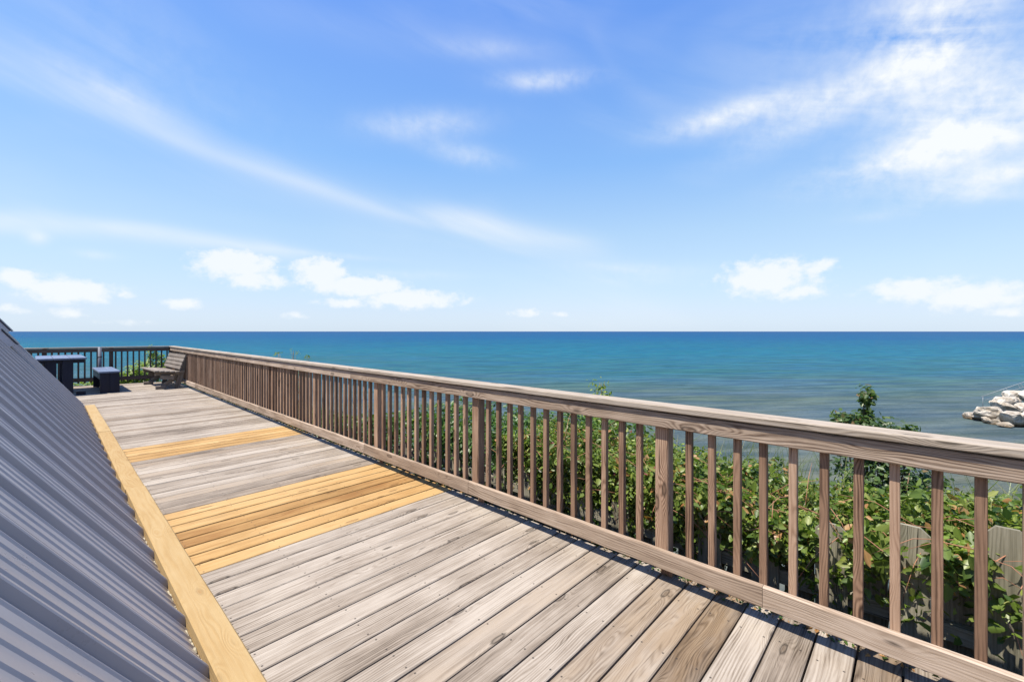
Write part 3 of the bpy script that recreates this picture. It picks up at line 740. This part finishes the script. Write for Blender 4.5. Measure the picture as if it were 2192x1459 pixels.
# ------------------------------------------------------------------ leaves
def leaves(name, mat, pos, nrm, size, val, parent=None, aspect=.62):
    """pos (n,3), nrm (n,3) leaf normals, size (n,), val (n,) colour value: pointed folded oval leaves in one mesh"""
    n = len(pos); nrm = nrm / np.linalg.norm(nrm, axis=1, keepdims=True)
    t = rng.normal(size=(n, 3)); t[:, 2] -= .5
    t -= (t * nrm).sum(1, keepdims=True) * nrm; t /= np.linalg.norm(t, axis=1, keepdims=True)
    b = np.cross(nrm, t)
    #  base, left, right, left2, right2, tip, mid1, mid2
    lt = np.array([0, .28, .28, .68, .68, 1.0, .32, .70]); lb = np.array([0, -.46, .46, -.36, .36, 0, 0, 0]) * aspect; ln = np.array([0, .07, .07, .03, .03, -.10, -.04, -.06])
    V = pos[:, None, :] + size[:, None, None] * (lt[None, :, None] * t[:, None, :] + lb[None, :, None] * b[:, None, :] + ln[None, :, None] * nrm[:, None, :])
    F = np.array([[0, 6, 1, 1], [0, 2, 6, 6]])
    quads = np.array([[1, 6, 7, 3], [6, 2, 4, 7]]); tris = np.array([[0, 6, 1], [0, 2, 6], [3, 7, 5], [7, 4, 5]])
    base = (np.arange(n) * 8)[:, None]
    me = bpy.data.meshes.new(name)
    me.vertices.add(n * 8); me.vertices.foreach_set('co', V.reshape(-1).astype(np.float32))
    loops = np.concatenate([(base + tris.reshape(-1)[None, :]), (base + quads.reshape(-1)[None, :])], axis=1).reshape(-1)
    me.loops.add(len(loops)); me.loops.foreach_set('vertex_index', loops.astype(np.int32))
    cnt = np.tile(np.array([3, 3, 3, 3, 4, 4]), n); st = np.concatenate([[0], np.cumsum(cnt)[:-1]])
    me.polygons.add(n * 6); me.polygons.foreach_set('loop_start', st.astype(np.int32)); me.polygons.foreach_set('loop_total', cnt.astype(np.int32))
    uv = np.stack([lt, lb], 1)[loops % 8]
    me.update(calc_edges=True)
    l = me.uv_layers.new(name='UVMap'); l.data.foreach_set('uv', uv.reshape(-1).astype(np.float32))
    a = me.attributes.new('rnd', 'FLOAT', 'CORNER'); a.data.foreach_set('value', np.repeat(val, 20).astype(np.float32))
    me.polygons.foreach_set('use_smooth', [True] * (n * 6))
    me.materials.append(mat)
    o = bpy.data.objects.new(name, me); C.objects.link(o)
    if parent: o.parent = parent; o.location = -Vector(parent.location)
    return o

def smooth_noise(p, seed, f):
    r = np.random.default_rng(seed); s = np.zeros(len(p))
    for k in range(7):
        d = r.normal(size=p.shape[1]) * f * (1 + .5 * k); s += np.sin(p @ d + r.uniform(0, 6.28)) / (1 + .45 * k)
    return s / 2.6

def plant(name, label, cat, base, blobs, n, size, mat, seed, group=None, droop=0.0, hollow=.55, twigs=True, volp=.67):
    """a shrub: twigs fan from the base into ellipsoid clumps; leaves gather in sprays round their outer shells"""
    r = np.random.default_rng(seed); rd = random.Random(seed)
    e = empty(name, base); tag(e, label, cat, group)
    vol = np.array([b[3] * b[4] * b[5] for b in blobs]) ** volp; vol /= vol.sum()
    which = r.choice(len(blobs), size=n, p=vol)
    B = np.array(blobs)[which]
    d = r.normal(size=(n, 3)); d /= np.linalg.norm(d, axis=1, keepdims=True)
    rad = hollow + (1 - hollow) * r.random(n) ** .6
    p = B[:, :3] + d * rad[:, None] * B[:, 3:6]
    # sprays: pull leaves to cluster centres, leaving gaps
    cl = smooth_noise(p, seed + 1, 9.0)
    p = p + d * (cl * .10)[:, None] + r.normal(size=p.shape) * .02
    keep = smooth_noise(p, seed + 2, 7.0) > -.45 - .3 * (rad < .8)
    p = p[keep]; d = d[keep]; rad = rad[keep]
    nr = d * .7 + r.normal(size=p.shape) * .55 + np.array([0, 0, .75])
    val = np.clip(r.normal(.48, .22, len(p)) + .22 * smooth_noise(p, seed + 3, 5.0), 0.0, 1.0)
    sz = size * r.uniform(.55, 1.25, len(p))
    leaves('foliage', mat, p, nr, sz, val, e)
    if twigs:
        mb = MB(); bs = Vector(base)
        for b in blobs:
            c = Vector(b[:3])
            for k in range(5):
                tip = c + Vector((rd.gauss(0, .5) * b[3], rd.gauss(0, .5) * b[4], rd.uniform(.1, .85) * b[5]))
                mid = bs.lerp(tip, .5) + Vector((rd.gauss(0, .08), rd.gauss(0, .08), .1))
                mb.tube([bs + Vector((rd.gauss(0, .05), rd.gauss(0, .05), 0)), mid, tip], [.012, .007, .002], 5)
        mb.v = [(a - bs.x, b_ - bs.y, c_ - bs.z) for a, b_, c_ in mb.v]
        mb.build('stems', M['twig'], e)
    return e

# vine thicket over the fence (a tangle nobody could count)
def veg_top(y):
    return np.interp(y, [-3, -1.2, -.3, .3, .9, 1.6, 2.4, 3.6, 5.1, 6.2, 7.2, 9, 12, 18, 22], [.5, .58, .56, .47, .46, .52, .60, .58, .52, .22, .05, -.05, -.1, -.1, -.3])
def thicket(name, label, y0, y1, n, size, seed, mat):
    r = np.random.default_rng(seed)
    y = r.uniform(y0, y1, n); s = r.random(n)
    top = veg_top(y) + .07 * smooth_noise(np.stack([y], 1), seed, 5.0)
    P = np.zeros((n, 3)); N = np.zeros((n, 3))
    # lid from the fence outwards and down the bluff, s<0.62 ; face hanging to the viewer's side otherwise
    lid = s < .70
    q = r.random(n)
    x_l = 3.17 + q * 2.5
    z_l = top - np.maximum(0, x_l - 4.0) ** 1.25 * .52 - np.maximum(0, 3.55 - x_l) * np.interp(y, [.4, .9], [.42, .1])
    z_l = z_l - np.where((y < .62) & (x_l < 3.55), np.interp(np.abs(((y - .385) / .355 + .5) % 1 - .5) * .355, [.07, .12], [.10, 0]), 0)
    # the face: how far it hangs depends on y (short over the near pickets)
    fd = np.abs(((y - .385) / .355 + .5) % 1 - .5) * .355         # distance to the nearest front picket's centre
    near = np.interp(fd, [.075, .11], [.04, 1.0]) * np.interp(y, [-1.2, -.5, -.3, .0, .3, .55], [.13, .13, .14, .17, .26, .24])
    far_ = np.interp(y, [.5, .7, .9, 1.5, 3, 6, 20], [.25, .25, .35, .45, .7, .7, .7])
    hang = np.where(y < .58, near, far_) * (1 + .25 * smooth_noise(np.stack([y], 1), seed + 5, 9.0))
    z_f = (top - .02 - np.interp(y, [.4, .9], [.02, .03])) - (q ** 1.1) * np.maximum(hang, .08)
    x_f = 3.16 + .05 * smooth_noise(np.stack([y, z_f], 1), seed + 6, 5.0) + np.where(y > .8, q * .12, 0)
    P[:, 0] = np.where(lid, x_l, x_f); P[:, 1] = y; P[:, 2] = np.where(lid, z_l, z_f)
    N[:, 0] = np.where(lid, .15, -1.0); N[:, 2] = np.where(lid, 1.0, .45)
    bumpn = smooth_noise(P, seed + 7, 4.5)
    dep = r.exponential(.075, n) * np.where(lid, 1.2, .8)
    P += np.stack([np.where(lid, 0, -1.0) * (bumpn * .06 - dep), np.zeros(n), np.where(lid, bumpn * .10 - dep, 0)], 1)
    P += r.normal(size=P.shape) * .018
    keep = (smooth_noise(P, seed + 8, 8.0) > -.62)
    keep &= ~((~lid) & (hang < .10) & (r.random(n) < .97))
    keep &= ~((~lid) & (y < .55) & (r.random(n) < .45))
    P = P[keep]; N = N[keep]
    N = N * .8 + r.normal(size=P.shape) * .6
    val = np.clip(.50 + .19 * r.normal(size=len(P)) + .12 * smooth_noise(P, seed + 9, 3.0), 0, .90)
    odd = r.random(len(P)); val = np.where(odd < .07, r.uniform(.92, .97, len(P)), val); val = np.where((odd > .07) & (odd < .0715), .995, val)
    sz = size * np.clip(r.lognormal(-.22, .36, len(P)), .35, 1.35) * np.interp(P[:, 1], [0, 3, 8], [1.15, .9, .95]) * np.interp(P[:, 0], [3.2, 4.2], [1.1, .7])
    o = leaves(name, mat, P, N, sz, val, None)
    tag(o, label, 'vines', kind='stuff')
    return o
thicket('vine_thicket', 'green vine thicket with scattered brown leaves spilling over the picket fence', -1.6, 3.2, 50000, .056, 11, M['vine'])
thicket('vine_thicket', 'fine yellow green sprays of small leaves threaded through the vine thicket', -1.6, 3.2, 26000, .030, 14, M['yellow_leaf'])
thicket('ground_cover', 'dense green undergrowth on the bluff outside the far half of the railing', 3.2, 19.5, 40000, .075, 12, M['shrub'])

# dead leaves and needles caught under the bottom board
r = np.random.default_rng(51); n = 2600
y = r.uniform(-.5, 16, n); keep = smooth_noise(np.stack([y], 1), 52, 3.0) + r.normal(size=n) * .5 > -.1; y = y[keep]; n = len(y)
x = 2.80 + r.normal(size=n) * .022 - .03 * (r.random(n) < .1) * r.random(n); z = .004 + r.exponential(.012, n)
o = leaves('leaf_litter', M['vine'], np.stack([x, y, z], 1), np.array([0, 0, 1.0]) + r.normal(size=(n, 3)) * .45, r.uniform(.010, .034, n), np.where(r.random(n) < .6, r.uniform(0, .35, n), r.uniform(.92, .97, n)))
tag(o, 'dead leaves and needles caught along the deck edge under the railing', 'leaf litter', kind='stuff')

# individual shrubs and saplings
plant('shrub', 'leafy green shrub behind the balusters right of the third visible post', 'shrub', (4.1, 4.35, -1.3),
      [(4.0, 4.6, .25, .45, .5, .45), (4.2, 4.1, .15, .5, .4, .5), (3.9, 5.0, .1, .4, .4, .45), (4.1, 4.45, -.4, .7, .8, .5)], 5200, .07, M['shrub'], 21)
plant('shrub', 'tall bright green bush behind the balusters left of the cracked post', 'shrub', (4.1, 2.7, -1.3),
      [(4.1, 2.9, .28, .5, .45, .42), (4.15, 2.35, .30, .45, .4, .42), (4.0, 3.4, .18, .45, .4, .4), (4.2, 1.95, .15, .4, .35, .38), (4.1, 2.7, -.4, .7, .9, .5)], 7000, .075, M['shrub'], 22)
plant('shrub', 'dark green small leaved bush between the cracked post and the foreground fence', 'shrub', (3.9, 1.45, -1.2),
      [(3.9, 1.5, .12, .4, .4, .35), (4.0, 1.05, .08, .35, .35, .33), (3.8, 1.3, -.4, .5, .5, .4)], 3800, .06, M['dark_leaf'], 23)
plant('sapling', 'dark green sapling with an upright tip rising above the cap rail at the right', 'tree', (4.75, .35, -1.9),
      [(4.85, .38, .76, .18, .13, .12), (4.85, .17, .70, .18, .13, .12), (4.85, .28, .62, .2, .24, .12), (4.9, .33, 1.03, .035, .04, .09), (4.9, .33, .88, .02, .02, .05), (4.9, .47, .80, .1, .08, .08), (4.9, .06, .74, .12, .09, .06), (4.8, .2, .35, .4, .42, .28), (4.75, .15, -.05, .45, .55, .35), (4.8, -.2, .05, .4, .35, .3)], 9000, .05, M['sapling_leaf'], 24, hollow=.3, volp=.42)
plant('shrub', 'low leafy shrub at the right edge of the photo above the wide fence picket', 'shrub', (4.3, -.75, -1.3),
      [(4.3, -.7, .30, .45, .4, .25), (4.4, -1.2, .28, .4, .4, .27)], 2200, .085, M['vine'], 25)
plant('shrub', 'thin pale twig with a leafy tip poking just above the middle of the cap rail', 'shrub', (4.7, 2.92, -1.4),
      [(4.7, 2.90, .93, .07, .06, .045), (4.72, 2.86, .74, .12, .14, .12), (4.7, 2.9, .45, .25, .25, .22)], 900, .05, M['yellow_leaf'], 26, hollow=.2)
plant('shrub', 'wispy green shoots showing above the cap rail towards the far end', 'shrub', (3.6, 10.0, -1.3),
      [(3.65, 9.95, 1.13, .04, .05, .07), (3.7, 9.3, 1.07, .06, .12, .03), (3.6, 10.8, 1.09, .06, .10, .03), (3.6, 10.0, .6, .3, .5, .35)], 1000, .04, M['yellow_leaf'], 27, hollow=.2)
plant('shrub', 'yellow green bush seen through the far railing between the blue bench and wooden bench', 'shrub', (2.2, 20.4, -1.6),
      [(2.3, 20.3, .10, .55, .6, .42), (1.7, 20.5, -.05, .5, .5, .35), (2.75, 20.2, .45, .25, .3, .35), (2.55, 20.2, .85, .14, .2, .25), (3.2, 20.0, .1, .45, .5, .45), (2.2, 20.4, -.6, .9, .8, .6)], 6000, .10, M['yellow_leaf'], 28, hollow=.35)
plant('shrub', 'low yellow green plants under the far railing behind the blue table', 'shrub', (0.4, 20.6, -1.6),
      [(.2, 20.5, -.45, .6, .5, .35), (1.0, 20.4, -.40, .6, .5, .35), (-.5, 20.6, -.45, .6, .5, .35)], 3000, .10, M['yellow_leaf'], 29)

# undergrowth round the far end of the deck
r = np.random.default_rng(31); n = 12000
x = r.uniform(-4, 5, n); y = r.uniform(18.2, 23.5, n)
z = -.35 - np.maximum(0, y - 20.5) * .45 - np.maximum(0, x - 3.3) * .3 + .12 * smooth_noise(np.stack([x, y], 1), 33, 3.0) - r.exponential(.09, n)
val = np.clip(r.normal(.5, .22, n), 0, 1)
o = leaves('ground_cover', M['yellow_leaf'], np.stack([x, y, z], 1), np.array([0, -.3, 1.0]) + r.normal(size=(n, 3)) * .5, r.uniform(.05, .11, n), val)
tag(o, 'yellow green undergrowth below the far end railing', 'undergrowth', kind='stuff')

# grass and dry stems standing up behind the thicket
def blades(name, label, spots_, mat, seed):
    rd = random.Random(seed); mb = MB()
    for (x, y, z, h, n_) in spots_:
        for _ in range(n_):
            bx, by = x + rd.gauss(0, .14), y + rd.gauss(0, .2); hh = h * rd.uniform(.5, 1.1); lx, ly = rd.gauss(0, .3) * hh, rd.gauss(0, .3) * hh
            w = rd.uniform(.002, .0045); a = rd.uniform(0, 6.28); sx, sy = math.cos(a) * w, math.sin(a) * w
            pts = [(0, 0, 0), (lx * .3, ly * .3, hh * .5), (lx, ly, hh * .95)]
            vs = []
            for i, (px, py, pz) in enumerate(pts):
                k = (1, .8, .1)[i]; vs += [(bx + px - sx * k, by + py - sy * k, z + pz), (bx + px + sx * k, by + py + sy * k, z + pz)]
            mb.add(vs, [(0, 1, 3, 2), (2, 3, 5, 4)], [[(0, 0)] * 4] * 2, rnd=rd.random())
    o = mb.build(name, mat); tag(o, label, 'grass', kind='stuff'); return o
blades('grass', 'long pale grass blades standing among the vines outside the railing', [(4.4, .95, .15, .55, 70), (4.5, 1.25, .1, .5, 60), (4.3, .7, .2, .5, 50), (4.1, 2.0, .3, .5, 50), (4.0, 3.2, .3, .45, 60), (4.5, -.4, .2, .5, 50), (3.6, 1.6, .3, .3, 60), (3.7, .6, .3, .28, 60), (3.6, -.2, .35, .25, 50), (3.6, 2.6, .3, .35, 70)], M['grass'], 5)
st = MB(); rd = random.Random(9)
for _ in range(170):
    y = rd.uniform(-1.2, 3.0); x = rd.uniform(3.02, 3.6); z = float(veg_top(y)) - rd.uniform(0, .35) * (1 if x < 3.2 else .3)
    L = rd.uniform(.12, .5); d = Vector((rd.gauss(-.1, .35), rd.gauss(0, .8), rd.gauss(-.15, .45))).normalized()
    p = Vector((x, y, z)); st.tube([p, p + d * L * .5 + Vector((0, 0, .02)), p + d * L + Vector((0, 0, -.05))], [.0028, .002, .001], 4)
o = st.build('vine_stems', M['dry_twig']); tag(o, 'thin dry reddish vine stems trailing over the picket fence', 'stems', kind='stuff')

# ------------------------------------------------------------------ boulders of the breakwater
def pt_at(px, py, z):          # measured place of a point at height z
    dx = px - 1096; dn = py - 709; t = (H - z) / dn
    s, c = math.sin(R(YAW)), math.cos(R(YAW))
    return Vector(((s * 928 + c * dx) * t, (c * 928 - s * dx) * t, z))
def boulder(px, py, wpx, hpx, label, seed, zc=None, group=None, flat=1.0):
    """px,py: centre of the stone in the photograph; distance found from the water line row given in zc"""
    rd = random.Random(seed)
    base = pt_at(px, zc, WZ); dist = math.hypot(base.x, base.y)
    t = (H - WZ) / (zc - 709)
    W_, H_ = wpx * t / 2, hpx * t / 2
    cz = H - (py - 709) * t
    bm = bmesh.new(); bmesh.ops.create_icosphere(bm, subdivisions=4, radius=1)
    planes = []
    for _ in range(11):
        n_ = Vector((rd.gauss(0, 1), rd.gauss(0, 1), rd.gauss(0, .8))).normalized(); planes.append((n_, rd.uniform(.42, .80)))
    planes.append((Vector((rd.gauss(0, .15), rd.gauss(0, .15), 1)).normalized(), .62))
    rr = np.random.default_rng(seed)
    co = np.array([v.co[:] for v in bm.verts])
    for n_, c_ in planes:
        n_ = np.array(n_); dd = co @ n_ - c_; co -= np.outer(np.maximum(dd, 0) * .985, n_)
    nz = smooth_noise(co, seed, 5.0) * .04 + smooth_noise(co, seed + 50, 16.0) * .028 + smooth_noise(co, seed + 70, 38.0) * .014
    co *= (1 + nz)[:, None]
    s, c = math.sin(R(YAW)), math.cos(R(YAW))
    ext = np.abs(co).max(0)
    for v, p in zip(bm.verts, co):
        q = Vector((p[0] / ext[0] * W_, p[1] / ext[1] * W_ * .8, p[2] / ext[2] * H_))
        a = -R(YAW) ; v.co = Vector((q.x * math.cos(a) - q.y * math.sin(a), q.x * math.sin(a) + q.y * math.cos(a), q.z))
    me = bpy.data.meshes.new('boulder'); bm.to_mesh(me); bm.free(); me.materials.append(M['rock'])
    me.polygons.foreach_set('use_smooth', [False] * len(me.polygons))
    o = bpy.data.objects.new('boulder', me); C.objects.link(o); o.location = (base.x, base.y, cz)
    tag(o, label, 'boulder', group or 'boulders of the breakwater')
    return o
BL = [
 (2082, 889, 36, 16, 896, 'small pinkish brown stone at the very tip of the breakwater'),
 (2100, 891, 38, 18, 900, 'small pale stone just behind the tip stone of the breakwater'),
 (2118, 884, 66, 42, 902, 'big white angular boulder nearest the left tip of the breakwater'),
 (2126, 902, 36, 20, 907, 'rounded tan boulder at the waterline below the big white one'),
 (2152, 910, 30, 14, 914, 'low yellowish wet stone at the waterline of the breakwater'),
 (2168, 893, 72, 42, 911, 'large flat white boulder low at the right edge of the photo'),
 (2152, 873, 66, 30, 897, 'broad cream slab boulder in the middle of the breakwater'),
 (2126, 861, 26, 14, 889, 'small dark brown stone on the back edge of the breakwater'),
 (2150, 857, 52, 24, 890, 'pale bumpy boulder along the upper edge of the breakwater'),
 (2177, 848, 46, 24, 886, 'light boulder at the top near the right edge of the photo'),
 (2188, 872, 34, 34, 900, 'shadowed brown boulder at the right edge halfway up'),
 (2210, 852, 50, 48, 892, 'tall pale boulder cut by the right edge of the photo, upper one'),
 (2215, 897, 60, 50, 916, 'tall pale boulder cut by the right edge of the photo, lower one'),
 (2112, 898, 22, 12, 905, 'tiny brown stone at the waterline between the tip and the tan boulder'),
]
for i, (px, py, w, h, zc, lab) in enumerate(BL): boulder(px, py, w, h, lab, 100 + i, zc)
for i in range(16):
    px = 2235 + (i % 8) * 42; row = i // 8
    boulder(px, 840 + row * 40 - (i % 8) * 4, 66, 56, 'pale boulder of the breakwater beyond the right edge of the photo', 200 + i, 893 + row * 22, group='boulders beyond the frame')

# galvanised handrail behind the breakwater
hr = empty('handrail', pt_at(2150, 880, WZ)); tag(hr, 'thin galvanised metal handrail sloping up behind the breakwater boulders', 'handrail')
mb = MB()
T = 0.034
def hp(px, py, t=T):
    dx = px - 1096; s, c = math.sin(R(YAW)), math.cos(R(YAW))
    return Vector(((s * 928 + c * dx) * t, (c * 928 - s * dx) * t, H - (py - 709) * t))
a0, a1 = hp(2100, 849), hp(2320, 773)
mb.tube([a0, a1], .02, 8); mb.build('top_rail', M['steel']); 
o = C.objects['top_rail']; o.parent = hr; o.location = -hr.location
mb = MB(); mb.tube([hp(2109, 856), hp(2320, 783)], .014, 8); o = mb.build('mid_rail', M['steel'], hr); o.location = -hr.location
for px in (2146, 2153, 2178, 2184, 2214, 2221):
    k = (px - 2100) / 220; top = hp(px, 849 - 76 * k); bot = hp(px + 11, 849 - 76 * k + 14) ; bot2 = top + (bot - top) * 3.4
    mb = MB(); mb.tube([top, bot2], .014, 6); o = mb.build('strut', M['steel'], hr); o.location = -hr.location
mb = MB(); mb.tube([hp(2104, 848), hp(2104, 878)], .018, 8); o = mb.build('post', M['steel'], hr); o.location = -hr.location
